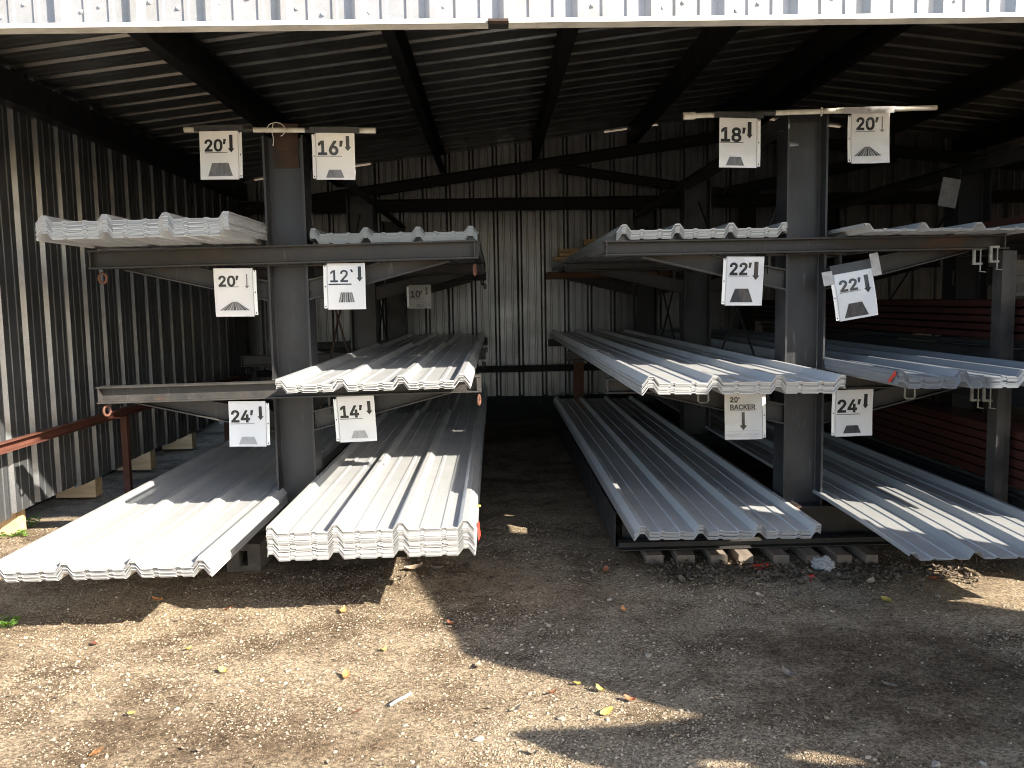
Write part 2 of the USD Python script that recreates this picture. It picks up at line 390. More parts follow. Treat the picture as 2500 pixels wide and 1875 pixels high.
wall_panels('wall_panel', YF - .03, 9, lambda U, h, z: np.stack([XR + h, U, z], -1), lambda U: .2 + 0 * U, lambda U: 3.1 + 0 * U, M['wall'], shed)
# front gable sheeting above the opening; ribs towards the yard
ZF = 2.687
k = 0
u = XL0 - .16
fascia_us = []
while u < XR:
    pr = profile(True, False, mh=.008)
    off = .002 * (k % 2)
    def place(px, h, s, u=u, off=off):
        U = u + .04 + px
        lo = ZF + .012
        return np.stack([U, YF - .03 - h - off, lo + (roof_z(U) + .02 - lo) * s], -1)
    obj('fascia_panel', sweep_sheet(pr, .0012, [0., .5, 1.], place), M['fascia'], shed)
    fascia_us.append(u)
    u += 3 * FT
    k += 1
k = 0
u = 4.72  # unseen front panels added to keep sun out of the right bay
while u < XR - .2:
    pr = profile(True, False, mh=.006)
    def place(px, h, s, u=u, off=.002 * (k % 2)):
        U = u + .04 + px
        return np.stack([U, YF - .0 - h - off, .06 + (ZF - .03) * s + 0 * U], -1)
    obj('wall_panel', sweep_sheet(pr, .0012, [0., .5, 1.], place), M['fascia'], shed)
    u += 3 * FT
    k += 1
# trim along the bottom of the gable: two lengths with a break in the middle
for x0, x1 in ((XL0 - .2, .0), (.085, XR + .1)):
    obj('trim', beam([(-.075, 0), (.004, 0), (.004, .012), (.0, .02), (0, .004), (-.075, .004)], (x0, YF - .075, ZF), (x1, YF - .075, ZF)), M['trim'], shed)
obj('trim', beam([(-.004, 0), (.034, 0), (.034, .010), (.020, .013), (-.004, .013)], (-.002, YF - .077, ZF - .003), (.083, YF - .077, ZF - .003)), M['rust_dark'], shed, label='rusty torn gap in the gable trim')
obj('header', beam(C(.07, .16), (XL0 - .1, YF + .02, ZF + .085), (XR, YF + .02, ZF + .085)), M['black'], shed)
for i in range(36):   # screws through the gable sheets
    b = i // 2
    x = -2.30 + b * FT + (.085 if i % 2 else .0) + rng.uniform(-.03, .03)
    zz = ZF + rng.uniform(.055, .125)
    if i % 2 and rng.random() < .45:
        continue
    sc = trimesh.creation.cylinder(radius=.0065, height=.007, sections=6)
    ws = trimesh.creation.cylinder(radius=.0095, height=.002, sections=12)
    ws.apply_translation((0, 0, -.003))
    s_ = trimesh.util.concatenate([sc, ws])
    s_.apply_transform(trimesh.transformations.rotation_matrix(math.pi / 2, (1, 0, 0)))
    s_.apply_translation((x, YF - .036, zz))
    obj('screw', s_, M['screw'], shed)
# frame
for x in (-1.98, -.655, .53, 1.76, 2.90, 3.25, 4.75, 6.0, 7.2, 8.4):
    fl = 1 if x < RX else -1
    zt = float(roof_z(x)) - .006
    wdt = .09 if x < -1 else .075
    obj('purlin', beam(C(wdt, .235, .004, .014), (x, YF + .09, zt - .12), (x, YB - .03, zt - .12)), M['black'], shed)
obj('eave_beam', beam(rect(.10, .2), (wall_x(YF) + .06, YF + .1, 2.965), (wall_x(YB) + .06, YB - .05, 2.985)), M['black'], shed)
YT = 10.9
def fr(x0, z0, x1, z1, h, name, w=.09, y=YT):
    obj(name, beam(I(w, h), (x0, y, z0), (x1, y, z1)), M['black'], shed)
fr(-3.15, 2.72, 3.1, 3.575, .13, 'rafter')
fr(3.1, 3.575, XR, 2.82, .13, 'rafter')
fr(-3.15, 2.757, XR, 2.757, .15, 'tie_beam', w=.11, y=YT + .01)
fr(.86, 3.19, 2.92, 2.85, .11, 'web_strut', w=.07, y=YT - .01)
fr(2.98, 2.86, 5.1, 3.28, .14, 'web_strut', w=.07, y=YT - .01)
fr(2.95, 2.3, 2.95, 3.56, .12, 'king_post', w=.08, y=YT + .02)
obj('post', box(wall_x(10.8) + .02, wall_x(10.8) + .15, 10.72, 10.87, -.05, 2.68), M['black'], shed)
obj('girt', beam(C(.07, .08), (-3.1, YB - .14, .665), (XR, YB - .14, .665)), M['black'], shed)
obj('post', box(3.2, 3.36, 10.98, 11.12, -.05, 2.68), M['black'], shed)
obj('skirt_board', box(-3.4, XR, YB + .03, YB + .07, -.05, .30), M['black'], shed)  # dark strip added so the gap below the back wall stays dark
obj('skirt_board', box(-3.70, -3.66, YF + .6, YB, -.05, .31), M['black'], shed)  # added outside the side wall to stop light coming in under it
# red-oxide rail along the foot of the side wall
rail = thing('wall_rail', 'red-brown painted steel rail running low along the left wall', 'rail')
obj('channel', beam(C(.05, .062, .005), (-2.99, 4.0, .728), (-3.04, 10.4, .700)), M['rail_brown'], rail)
for y in (4.25, 6.98, 9.6):
    obj('post', beam(C(.05, .05, .005), (-3.0, y, -.05), (-3.0, y, .70), (0, 1, 0)), M['rail_brown'], rail)
# timber blocks under the side wall
blocks = [(5.05, 5.93, -3.62, -3.30, 'front-most pine block under the left wall in the sun'), (6.35, 7.05, -3.6, -3.27, 'pale pine block under the left wall, second from the yard'),
          (7.75, 8.2, -3.6, -3.29, 'dark pine block under the left wall behind the brown post'), (8.85, 9.35, -3.62, -3.29, 'far pine block under the left wall beside the sheet stack')]
for y0, y1, x0, x1, lb in blocks:
    obj('timber_block', beam([(-.16, -.09), (.16, -.09), (.165, -.085), (.165, .085), (.16, .09), (-.16, .09)], ((x0 + x1) / 2, y1 - .12, .105), ((x0 + x1) / 2, y1, .105)), M['pine_x'], label=lb, cat='timber', group='blocks under the left wall')

# ================================================================== RACKS
def rack(name, label, cx, ys, ztop, levels, armL, armR, dusty=True, slope=0.):
    """double-sided cantilever rack: columns with the web towards the yard, arms across at each level, knee braces under them"""
    r = thing(name, label, 'storage rack')
    W, Dp = .238, .19
    for i, y in enumerate(ys):
        pm = M['steel'] if dusty else M['black']
        zb = .292
        obj('column', beam(I(Dp, W, .012, .009), (cx, y + .0, zb), (cx, y + .0, ztop), (1, 0, 0)), pm, r)
        obj('base_plate', box(cx - .15, cx + .15, y - .12, y + .12, .278, .292), M['steel_dusty'], r)
        for L, (zt, ah) in enumerate(levels):
            ya = y - Dp / 2 - .056
            zl, zr = zt + slope * (armL - cx), zt + slope * (armR - cx)
            arm = beam(I(.10, ah, .008, .007), (armL, ya, zl - ah / 2), (armR, ya, zr - ah / 2))
            obj('arm', arm, M['steel_dusty'] if dusty else M['black'], r)
            for xe in (armL + .012, armR - .022):
                obj('end_plate', box(xe - .004, xe + .004, ya - .046, ya + .046, zt + slope * (xe - cx) - ah + .009, zt + slope * (xe - cx) - .009), M['steel_dusty'], r)
            for sgn, xe in ((-1, armL), (1, armR)):
                reach = min(.84, abs(xe - cx) - .12)
                if reach < .25:
                    continue
                x0 = cx + sgn * (W / 2)
                zl = lambda d: zt - ah + slope * (x0 + sgn * d - cx) - .001
                dm = M['steel_dusty'] if dusty else M['black']
                yk = y - .06
                web = [(x0, zl(0) - .205), (x0, zl(0) - .100), (x0 + sgn * reach * .52, zl(reach * .52)), (x0 + sgn * reach, zl(reach))]
                g = trimesh.creation.extrude_polygon(Polygon(web), .008, engine='earcut')
                g.vertices = np.stack([g.vertices[:, 0], yk - .004 + g.vertices[:, 2], g.vertices[:, 1]], -1)
                g.invert()
                fl = [beam(rect(.078, .008), (a_[0], yk, a_[1]), (b_[0], yk, b_[1])) for a_, b_ in ((A(*web[0]) - (0, .004), A(*web[3]) - (0, .006)), (A(*web[1]) + (0, .0045), A(*web[2]) + (0, -.003)))]
                obj('knee_brace', [g] + fl, dm, r)
                obj('gusset', box(min(x0, x0 + sgn * .115), max(x0, x0 + sgn * .115), y - .075, y + .03, zt - ah - .012, zt - ah - .002), M['steel_dusty'], r)
                obj('gusset', box(min(x0 + sgn * .085, x0 + sgn * .1), max(x0 + sgn * .085, x0 + sgn * .1), y - .075, y - .0, zt - ah - .115, zt - ah - .0125), M['steel_dusty'], r)
    for y in ys[:2]:
        for zt, ah in levels:
            for z in (zt + .004, zt - ah - .004):
                pts = [(cx - W / 2 + q, y - Dp / 2 - .004 + rng.uniform(-.0015, .0015), z + rng.uniform(-.0025, .0025)) for q in np.linspace(0, W, 26)]
                obj('weld_bead', path_tube(pts, .0048, 5), M['steel_dusty'], r)
            for sgn in (-1, 1):
                pts = [(cx + sgn * (W / 2 + .004) + rng.uniform(-.002, .002), y - .065 + rng.uniform(-.002, .002), zt - ah - .1 - q) for q in np.linspace(0, .105, 14)]
                obj('weld_bead', path_tube(pts, .006, 5), M['steel_dusty'], r)
    return r

def ring(center, R, r, tilt, elong=1.35):
    pts = []
    for k in range(25):
        a = 2 * math.pi * k / 24
        pts.append((R * math.cos(a), 0, R * elong * math.sin(a)))
    pts = np.array(pts)
    c, s = math.cos(tilt), math.sin(tilt)
    pts = np.stack([pts[:, 0] * c, pts[:, 0] * s, pts[:, 2]], -1) + A(*center)
    return path_tube(pts, r, 8)

LY, RY = (5.24, 8.1, 10.6), (5.12, 7.8, 10.35)
rack_l = rack('cantilever_rack', 'dark steel cantilever rack on the left with rusty rings on its arm ends', -1.217, LY, 2.535, [(1.893, .105), (1.100, .098)], -2.34, -.083, slope=.0115)
for i, (x, z, t) in enumerate([(-2.272, 1.722, .7), (-2.295, .945, .9), (-.106, 1.735, 1.35), (-.098, .966, 1.3)]):
    obj('ring', ring((x, LY[0] - .17, z), .021, .0075, t), M['rust'], rack_l, smooth=True)
for y in LY[1:]:
    for x, z in ((-2.28, 1.725), (-.1, 1.73), (-2.28, .945), (-.1, .96)):
        obj('ring', ring((x, y - .17, z), .021, .0075, 1.0), M['steel'], rack_l, smooth=True)
obj('cap_plate', box(-1.292, -1.142, LY[0] - .012, LY[0] - .004, 2.36, 2.618), M['rust_dark'], rack_l, label='rusty plate welded across the column head')
obj('top_rail', beam(ang(.075), (-1.115, LY[0] + .1, 2.45), (-1.115, LY[2], 2.45)), M['steel_dusty'], rack_l)
rack_r = rack('cantilever_rack', 'dark steel cantilever rack in the middle right with a top rail and end post', 1.837, RY, 2.60, [(1.880, .082), (1.088, .085)], .64, 2.975)
obj('top_rail', beam(I(.06, .085), (1.735, RY[0], 2.555), (1.735, RY[2] + .1, 2.555)), M['steel'], rack_r)
obj('post', beam(C(.06, .105, .007), (3.0, 4.97, .0), (3.0, 4.97, 1.79), (1, 0, 0)), M['steel_dusty'], rack_r)
obj('post', beam(ang(.05), (2.945, 4.93, .0), (2.945, 4.93, 1.79), (1, 0, 0)), M['steel_dusty'], rack_r)
for x in (1.2, 2.405):
    obj('strap_hook', path_tube([(x - .028, 4.89, 1.01), (x - .03, 4.89, .955), (x - .02, 4.89, .945), (x + .02, 4.89, .945), (x + .03, 4.89, .955), (x + .028, 4.89, 1.01)], .0055), M['chrome'], rack_r)
far = rack('cantilever_rack', 'black cantilever rack at the far right holding red panels', 3.46, (6.25, 8.95), 2.44, [(1.905, .09), (1.24, .085)], 3.2, 4.6, dusty=False)
obj('top_rail', beam(I(.06, .085), (3.42, 4.35, 2.44), (3.42, 9.1, 2.44)), M['steel'], far)
def rods(parent, x, y0, y1, z0, z1, m_=M['steel']):
    obj('brace_rod', tube((x, y0, z0), (x, y1, z1), .0085, 6), m_, parent)
    obj('brace_rod', tube((x + .012, y0, z1), (x + .012, y1, z0), .0085, 6), m_, parent)
rods(rack_l, -1.21, 5.35, 8.0, .45, 2.36, M['rust_dark'])
rods(rack_l, -1.22, 8.2, 10.5, .45, 2.36)
rods(rack_r, 1.84, 5.25, 7.7, .55, 2.40)
rods(rack_r, 1.84, 7.9, 10.25, .45, 2.4)
rods(far, 3.46, 6.35, 8.85, .5, 2.3)
# bases: channel skids along the rack with cross beams under the columns
for rk, cx, ys, sides in ((rack_l, -1.217, LY, (-2.3, -.125)), (rack_r, 1.837, RY, (.70, 2.98))):
    for y in ys:
        obj('base_beam', beam(I(.14, .215), (sides[0] + .06, y, .168), (sides[1] - .06, y, .168)), M['steel'], rk)
    for x, fl in zip(sides, (1, -1)):
        o = [(a * fl, b) for a, b in C(.055, .215, .006)]
        o = o if fl > 0 else o[::-1]
        obj('base_rail', beam(o, (x, ys[0] - .10, .168), (x, ys[2] + .15, .168)), M['steel'], rk)
obj('base_beam', beam(C(.06, .05, .006), (.72, RY[0] - .115, .085), (2.62, RY[0] - .115, .085)), M['steel_dusty'], rack_r)
# G clamps on the end of the right arms
def clamp(x, y, z, flip, label):
    c = thing('g_clamp', label, 'clamp', group=None)
    f = -1 if flip else 1
    prof = [(0, 0), (.055, 0), (.055, .012), (.014, .012), (.014, .083), (.055, .083), (.055, .095), (0, .095)]
    fr_ = beam(prof, (x, y - .007, z - .085), (x, y + .007, z - .085))
    obj('frame', fr_, M['chrome'], c)
    xs_ = x + f * .046
    obj('screw', tube((xs_, y, z - .125), (xs_, y, z + .0), .0042, 8), M['chrome'], c)
    obj('handle', tube((xs_ - .008, y, z - .122), (xs_ + .03, y - .008, z - .128), .0028, 6), M['chrome'], c)
    return c
YC = RY[0] - .19
clamp(2.775, YC + .01, 1.795, False, 'left of two steel clamps under the upper right arm end')
clamp(2.855, YC - .02, 1.805, False, 'right of two steel clamps under the upper right arm end')
clamp(2.79, YC + .01, 1.0, False, 'left of two steel clamps under the lower right arm end')
clamp(2.845, YC - .02, 1.0, False, 'right of two steel clamps under the lower right arm end')

# ================================================================== SHEET STACKS
ORD = 'first second third fourth fifth sixth seventh eighth ninth tenth eleventh twelfth thirteenth fourteenth fifteenth sixteenth'.split()
def stack(where, x0, z_pan_top, thick, n, y0, length, kind, material, sag=0., groupname=None, yaw=0., tilt=0., dark=None, spread=.0036, thin=None, names=None):
    """a pile of ribbed sheets; every sheet is its own object"""
    pitch = thick / max(n, 1)
    t = thin or pitch * .6
    pr = profile(kind == 'B', kind == 'A')
    for k in range(n):
        zt = z_pan_top - (n - 1 - k) * pitch
        dy = rng.gauss(0, spread)
        dx = rng.gauss(0, .0022)
        lj = rng.gauss(0, .006)
        ln = [0, .25, .6, 1.1, 1.8, 2.6, 3.6, length] if length > 4 else [0, .25, .6, 1.1, 1.8, length]
        def place(px, h, s):
            yy = y0 + dy + s + (lj if s == length else 0)
            dz = -sag * max(0, 1 - s / 1.15) ** 2
            return np.stack([x0 + dx + px + yaw * s, np.full_like(px, yy), zt + h + dz + tilt * px], -1)
        msh = sweep_sheet(pr, t, ln, place)
        i_ = n - 1 - k
        if i_ == 0:
            lb = f'topmost ribbed sheet of the {where}'
        elif k == 0:
            lb = f'bottom ribbed sheet of the {where}'
        elif i_ <= n // 2:
            lb = f'{ORD[i_]} ribbed sheet from the top of the {where}'
        else:
            lb = f'{ORD[k]} ribbed sheet from the bottom of the {where}'
        mm = material if k == n - 1 else rng.choice(VAR.get(id(material), [material]))
        obj('metal_sheet', msh, mm, label=lb, cat='metal sheet', group=f'sheets of the {where}')
SH, SB = M['sheet'], M['sheet_b']
VAR = {id(SH): [SH, SH, M['sheet_2'], M['sheet_3']], id(SB): [SB, SB, M['sheet_3']]}
stack('low floor stack at far left', -2.256, .388, .064, 16, 3.80, 7.2, 'A', SH, tilt=.009)
stack('tall floor stack left of the aisle', -1.066, .487, .138, 30, 3.94, 4.27, 'A', SH, tilt=.010)
stack('short stack behind the tall floor stack', -1.06, .445, .10, 8, 8.33, 2.85, 'A', SB)
stack('thin stack on the lower left arm', -1.082, 1.148, .042, 9, 4.29, 3.66, 'A', SH, tilt=.010)
stack('rear stack on the lower left arm', -1.075, 1.128, .03, 5, 8.02, 3.0, 'A', SB)
stack('overhanging stack at upper left', -2.261, 1.985, .089, 22, 4.43, 6.1, 'B', SH, tilt=.010)
stack('greenish stack on the upper left arm', -1.044, 1.956, .060, 11, 5.06, 4.88, 'A', M['sheet_g'])
stack('half sunlit stack on the right', .738, 1.149, .058, 14, 4.03, 6.7, 'B', SH, tilt=-.012)
stack('stack on the upper right arm', .748, 1.935, .052, 12, 4.90, 5.5, 'B', SB)
stack('thin stack overhanging the upper right arm', 2.005, 1.897, .012, 3, 4.60, 6.1, 'A', SB, tilt=-.006)
stack('bluish stack with red mark', 1.972, 1.147, .058, 14, 4.10, 6.7, 'A', M['sheet_film'], tilt=-.012)
stack('sun-striped pile near the ground', 1.947, .335, .008, 2, 3.89, 7.1, 'A', SB, sag=.028)
stack('floor stack right of the aisle', .747, .345, .043, 12, 4.32, 6.1, 'B', SH, tilt=-.012)
obj('paint_mark', T([(1.949, 4.105, 1.155), (1.9495, 4.107, 1.175), (1.9495, 4.125, 1.176), (1.949, 4.195, 1.118), (1.949, 4.17, 1.112), (1.949, 4.13, 1.145)], [(0, 1, 2), (0, 2, 5), (5, 2, 3), (5, 3, 4)]), M['strap_red'],
    label='red paint mark on the side of the bluish sheet stack', cat='paint mark')
# red panels stored on edge at the far right
for k in range(5):
    z0 = 1.262 + k * .0495
    o = [(-.12, 0), (.10, 0), (.12, .006), (.12, .040), (.10, .046), (-.12, .046)]
    obj('red_bundle', beam([(-b, a) for b, a in o][::-1], (3.2, 4.3, z0), (3.2, 10.2, z0)), M['red'], cat='bundle',
        label=['lowest', 'second lowest', 'middle', 'second topmost', 'topmost'][k] + ' dark red bundle in the pile on the lower arm at far right', group='red panels on the lower arm')
for k in range(6):
    z0 = .392 + k * .0575
    o = [(-.12, 0), (.11, 0), (.12, .004), (.12, .051), (.11, .054), (-.12, .054)]
    obj('red_bundle', beam([(-b, a) for b, a in o][::-1], (3.2, 4.3, z0), (3.2, 10.2, z0)), M['red'], cat='bundle',
        label=['lowest', 'second lowest', 'third lowest', 'third topmost', 'second topmost', 'topmost'][k] + ' dark red bundle in the pile near the floor at far right', group='red panels near the floor')
for k in range(2):
    obj('red_bundle', box(3.08, 3.9, 4.8, 10.0, 1.908 + k * .042, 1.947 + k * .042), M['red'], cat='bundle', group='red panels on the upper arm',
        label=('upper' if k else 'lower') + ' dark red bundle lying on the upper arm at far right')
shelf = thing('panel_shelf', 'dusty steel angle shelf under the low red panels at far right', 'shelf')
obj('angle', beam([(-.03, 0), (.03, 0), (.03, .03), (.024, .03), (.024, .006), (-.03, .006)], (3.11, 4.2, .335), (3.11, 10.0, .335)), M['steel_dusty'], shelf)
obj('angle', beam([(-.03, 0), (.03, 0), (.03, .03), (.024, .03), (.024, .006), (-.03, .006)], (3.11, 4.2, 1.215), (3.11, 10.0, 1.215)), M['steel'], shelf)
obj('side_plate', box(3.15, 3.17, 4.2, 10.0, .02, .33), M['steel'], shelf)
obj('side_plate', box(3.15, 3.17, 4.2, 10.0, .86, 1.2), M['steel'], shelf)
# a loose grey board hung on the far rack
obj('grey_board', beam(rect(.13, .004), (3.235, 6.12, 2.16), (3.27, 6.12, 2.36), (0, 1, 0)), M['ink_grey'], label='plain grey board hanging beside a black column at far right', cat='board')
# lumber on the rear right arms
lum = [(.63, 2.75, 1.795, .075, 'stained_x', 10.18, 'dark stained board under the rear end of the upper right sheets'), (.74, 2.3, 2.025, .045, 'pine_x', 10.45, 'lowest pale board of the pile above the rear right arm'),
       (.81, 2.4, 2.076, .042, 'pine_x', 10.45, 'middle pale board of the pile above the rear right arm'), (.80, 2.4, 2.122, .042, 'pine_x', 10.46, 'upper pale board of the pile above the rear right arm'),
       (1.11, 2.6, 2.202, .075, 'pine_x', 10.44, 'topmost pale board of the pile above the rear right arm')]
for x0, x1, z0, h, mm, y, lb in lum:
    obj('lumber_board', box(x0, x1, y, y + .14, z0, z0 + h), M[mm], label=lb, cat='board', group='lumber on the rear right arm')
obj('lumber_board', box(.82, 2.3, 10.45, 10.59, 1.9, 2.022), M['stained_x'], label='dark spacer timber below the pale boards on the rear right arm', cat='board')
obj('timber_post', box(.98, 1.1, 10.55, 10.65, 0, .78), M['stained_x'], label='short brown timber post against the back wall beside the aisle', cat='post')

# ================================================================== SIGNS
def letters(text, cap, fat):
    g = meshkit.text_mesh(text, cap, .0003)
    from shapely import union_all
    t = g.triangles[g.face_normals[:, 2] > .5][:, :, :2]
    shp = union_all([Polygon(q) for q in t]).buffer(fat, join_style=2).simplify(.0004)
    return trimesh.util.concatenate([trimesh.creation.extrude_polygon(p, .0003, engine='earcut') for p in getattr(shp, 'geoms', [shp])])

def sign(word, X, Y, Z, w, h, strip_side, text_at, cap, arrow, under, pic, label, tilt=0., yaw=0., extra=None, bold=True, tm='ink', arrow_m='ink', seed=0, curl=.0085):
    """a printed page in a clear punched sleeve. Local x right, z down from the top left corner of the page, y towards the viewer negative"""
    s = thing('price_sign', label, 'sign', (X, Y, Z))
    ct, st, cy, sy = math.cos(tilt), math.sin(tilt), math.cos(yaw), math.sin(yaw)
    ph = seed * 1.7
    def put(mesh, lay):
        v = np.array(mesh.vertices)                    # v: x right, y up (negative down), z thickness
        bend = curl * np.sin(v[:, 1] / h * 2.6 + ph) + curl * .8 * np.cos(v[:, 0] / w * 3. + ph * .7)
        x, y, d = v[:, 0], v[:, 1], -(lay + v[:, 2]) + bend
        x2, z2 = x * ct - y * st, x * st + y * ct
        q = np.stack([x2 * cy - d * sy, x2 * sy + d * cy, z2], -1)
        return trimesh.Trimesh(q, mesh.faces, process=False)
    def sheet(x0, x1, y0, y1, nx_=9, ny_=11):
        gx_, gy_ = np.meshgrid(np.linspace(x0, x1, nx_), np.linspace(y0, y1, ny_))
        V = np.stack([gx_, gy_, 0 * gx_], -1).reshape(-1, 3)
        i = np.arange(nx_ * ny_).reshape(ny_, nx_)
        q = np.stack([i[:-1, :-1], i[1:, :-1], i[1:, 1:], i[:-1, 1:]], -1).reshape(-1, 4)
        q = q[:, ::-1] if y1 > y0 else q
        return T(V, np.vstack([q[:, [0, 1, 2]], q[:, [0, 2, 3]]]))
    obj('page', put(sheet(0, w, 0, -h), 0), M['page_shaded' if Y > 5.5 else 'paper'], s)
    sw = .020
    x0, x1 = (w + .001, w + sw) if strip_side == 'r' else (-sw, -.001)
    obj('binding_strip', put(sheet(x0, x1, -.012, -h + .008, 3, 11), .0002), M['strip'], s)
    edge = w - .003 if strip_side == 'r' else .002
    obj('fold_line', put(sheet(edge, edge + .0016, 0, -h, 2, 11), .0006), M['ink_grey'], s)
    for f in (.06, .5, .93):
        c = trimesh.creation.cylinder(radius=.0032, height=.0004, sections=10)
        c.vertices[:, 1] *= 1.5
        c.apply_translation(((x0 + x1) / 2, -h * f, 0))
        obj('punch_hole', put(c, .0008), M['ink'], s)
    for wd, tx, ty, cp in (word if isinstance(word, list) else [(word, text_at[0], text_at[1], cap)]):
        g = letters(wd, cp, cp * (.052 if bold else .022))
        g.apply_translation((tx, ty, 0))
        obj('lettering', put(g, .0006), M[tm], s)
    for (ux0, ux1, uy, ut) in under:
        obj('underline', put(sheet(ux0, ux1, uy, uy - ut, 5, 2), .0007), M[tm], s)
    if arrow:
        ax, ay0, ay1, aw, hw = arrow
        hl = hw * .62
        P = [(ax - aw / 2, ay0), (ax + aw / 2, ay0), (ax + aw / 2, ay1 + hl), (ax + hw / 2, ay1 + hl), (ax, ay1), (ax - hw / 2, ay1 + hl), (ax - aw / 2, ay1 + hl)]
        obj('arrow', put(T([(a, b, 0) for a, b in P], [(0, 6, 2), (0, 2, 1), (5, 4, 3)]), .0007), M[arrow_m], s)
    if pic:
        kind, px, py, pw, pt, phh = pic                # bottom centre, bottom width, top width, height
        mt = {'dark': 'picture', 'mid': 'picture_mid', 'pale': 'picture_pale', 'fan': 'picture_mid', 'strips': 'picture_mid'}[kind]
        if kind in ('fan', 'strips'):
            nst = 9 if kind == 'fan' else 7
            for k in range(nst):
                a, b = k / nst, (k + (.86 if k % 2 else .8)) / nst
                quad = [(px - pw / 2 + pw * a, py), (px - pw / 2 + pw * b, py), (px - pt / 2 + pt * b, py + phh), (px - pt / 2 + pt * a, py + phh)]
                obj('printed_panel', put(T([(c_, d_, 0) for c_, d_ in quad], [(0, 1, 2), (0, 2, 3)]), .0007), M['picture' if k % 3 == 1 else 'picture_mid'], s)
        else:
            nst = 6
            V, Fc = [], []
            for k in range(nst + 1):
                a = k / nst
                V += [(px - pw / 2 + pw * a, py, 0), (px - pt / 2 + pt * a, py + phh, 0)]
                if k:
                    i = 2 * k
                    Fc += [(i - 2, i, i + 1), (i - 2, i + 1, i - 1)]
            obj('printed_panel', put(T(V, Fc), .0007), M[mt], s)
    if extra:
        extra(s, put, sheet)
    fx0, fx1 = (0, w + .001) if strip_side == 'r' else (-.001, w)
    obj('sleeve', put(sheet(fx0, fx1, .0, -h - .001), .0016), M['film'], s)
    return s
W_, H_ = .2235, .2815
UL = lambda a, b, y, t=.0035: [(a, b, y, t)]
YL, YR = LY[0] - .165, RY[0] - .165
YPL, YPR = 5.10, 4.93
def tapes(s, put, sheet):
    obj('tape', put(sheet(-.03, W_ + .03, .028, -.006, 6, 3), .0022), M['tape'], s)
big = lambda ax=.182, y0=-.028, y1=-.112, w=.019, hw=.038: (ax, y0, y1, w, hw)
thinar = lambda ax=.187: (ax, -.034, -.118, .007, .026)
def tick(s, put, sheet):
    pass
sign("20′", -1.675, YPL - .03, 2.556, W_, H_, 'r', (.024, -.118), .063, big(.182, -.028, -.128), UL(.028, .160, -.126), ('mid', .117, -.262, .142, .095, .075), "20 foot sign hanging from the pipe left of the left column", tilt=-.0, seed=1, extra=tapes)
sign("16′", -1.008, YPL - .03, 2.536, W_, H_ - .012, 'l', (.006, -.126), .073, big(.184, -.022, -.106), UL(.006, .150, -.134, .003), ('mid', .108, -.258, .105, .068, .046), "16 foot sign hanging from the pipe right of the left column", seed=2, tilt=-.012, extra=tapes)
sign("20′", -1.627, YL, 1.768, W_ * 1.0, H_, 'r', (.022, -.103), .057, thinar(), UL(.026, .140, -.107, .0022), ('fan', .112, -.245, .178, .03, .05), "20 foot sign with a thin arrow under the upper left arm", seed=3, tilt=-.008, arrow_m='ink_grey')
sign("12`", -.973, YL, 1.786, W_, H_ - .012, 'l', (.010, -.108), .067, big(.19, -.02, -.108), UL(.008, .142, -.119, .007), ('strips', .112, -.228, .098, .068, .058), "12 foot sign under the upper left arm beside the aisle", seed=4, bold=False)
sign("24′", -1.588, YL, .985, W_, H_ - .01, 'r', (.008, -.125), .067, big(.19, -.032, -.115), UL(.008, .152, -.135, .0025), ('pale', .112, -.258, .112, .075, .045), "24 foot sign under the lower left arm, partly in sun", seed=5, tm='ink', tilt=-.005)
sign("14′", -.945, YL, 1.0, W_, H_ - .005, 'l', (.009, -.127), .068, big(.19, -.034, -.115), UL(.012, .150, -.135, .003), ('pale', .122, -.255, .102, .065, .046), "14 foot sign under the lower left arm beside the aisle", seed=6, tilt=.035)
sign("10′", -.768, 7.86, 1.708, W_ * .9, .215, 'l', (.008, -.110), .055, (.16, -.022, -.095, .017, .036), UL(.008, .125, -.119, .003), ('mid', .1, -.205, .085, .055, .032), "10 foot sign hanging deep inside on the second left column", seed=7)
sign("18′", 1.288, YPR - .03, 2.558, W_ * .97, H_, 'r', (.001, -.135), .073, big(.174, -.026, -.118, .022, .036), UL(.002, .138, -.140, .004), ('dark', .092, -.270, .106, .066, .048), "18 foot sign hanging from the pipe left of the right column", tilt=-.022, seed=8, extra=tapes)
def tapes2(s, put, sheet):
    obj('tape', put(sheet(-.045, W_ + .02, .034, -.002, 6, 3), .0022), M['duct'], s)
sign("20′", 2.035, YPR - .03, 2.566, W_ * .99, H_ - .004, 'l', (.026, -.089), .064, (.180, -.02, -.108, .007, .028), UL(.026, .142, -.097, .0028), ('fan', .098, -.236, .165, .028, .052), "20 foot sign taped to the pipe right of the right column", seed=9, tilt=.012, arrow_m='ink_grey', extra=tapes2)
sign("22′", 1.348, YR, 1.782, W_ * .99, H_, 'l', (.016, -.103), .065, big(.177, -.03, -.134, .024, .042), UL(.014, .138, -.110, .0025), ('dark', .098, -.262, .136, .078, .078), "22 foot sign under the upper right arm left of the column", seed=10, tilt=-.018, yaw=.10, curl=.009)
def corner_tape(s, put, sheet):
    obj('tape', put(sheet(-.062, -.002, .022, -.058, 4, 4), .002), M['duct'], s)
    obj('tape', put(sheet(W_ - .004, W_ + .05, .078, -.050, 4, 4), .002), M['duct'], s)
    obj('tape', put(sheet(-.01, W_ + .0, .05, -.004, 6, 3), .001), M['tape'], s)
sign("22′", 1.957, YR - .03, 1.668, W_ * .98, H_ - .006, 'l', (.020, -.107), .061, big(.178, -.034, -.136, .024, .042), UL(.020, .136, -.113, .003), ('dark', .098, -.262, .136, .075, .08), "crooked 22 foot sign taped right of the right column", tilt=.165, seed=11, curl=.012, extra=corner_tape)
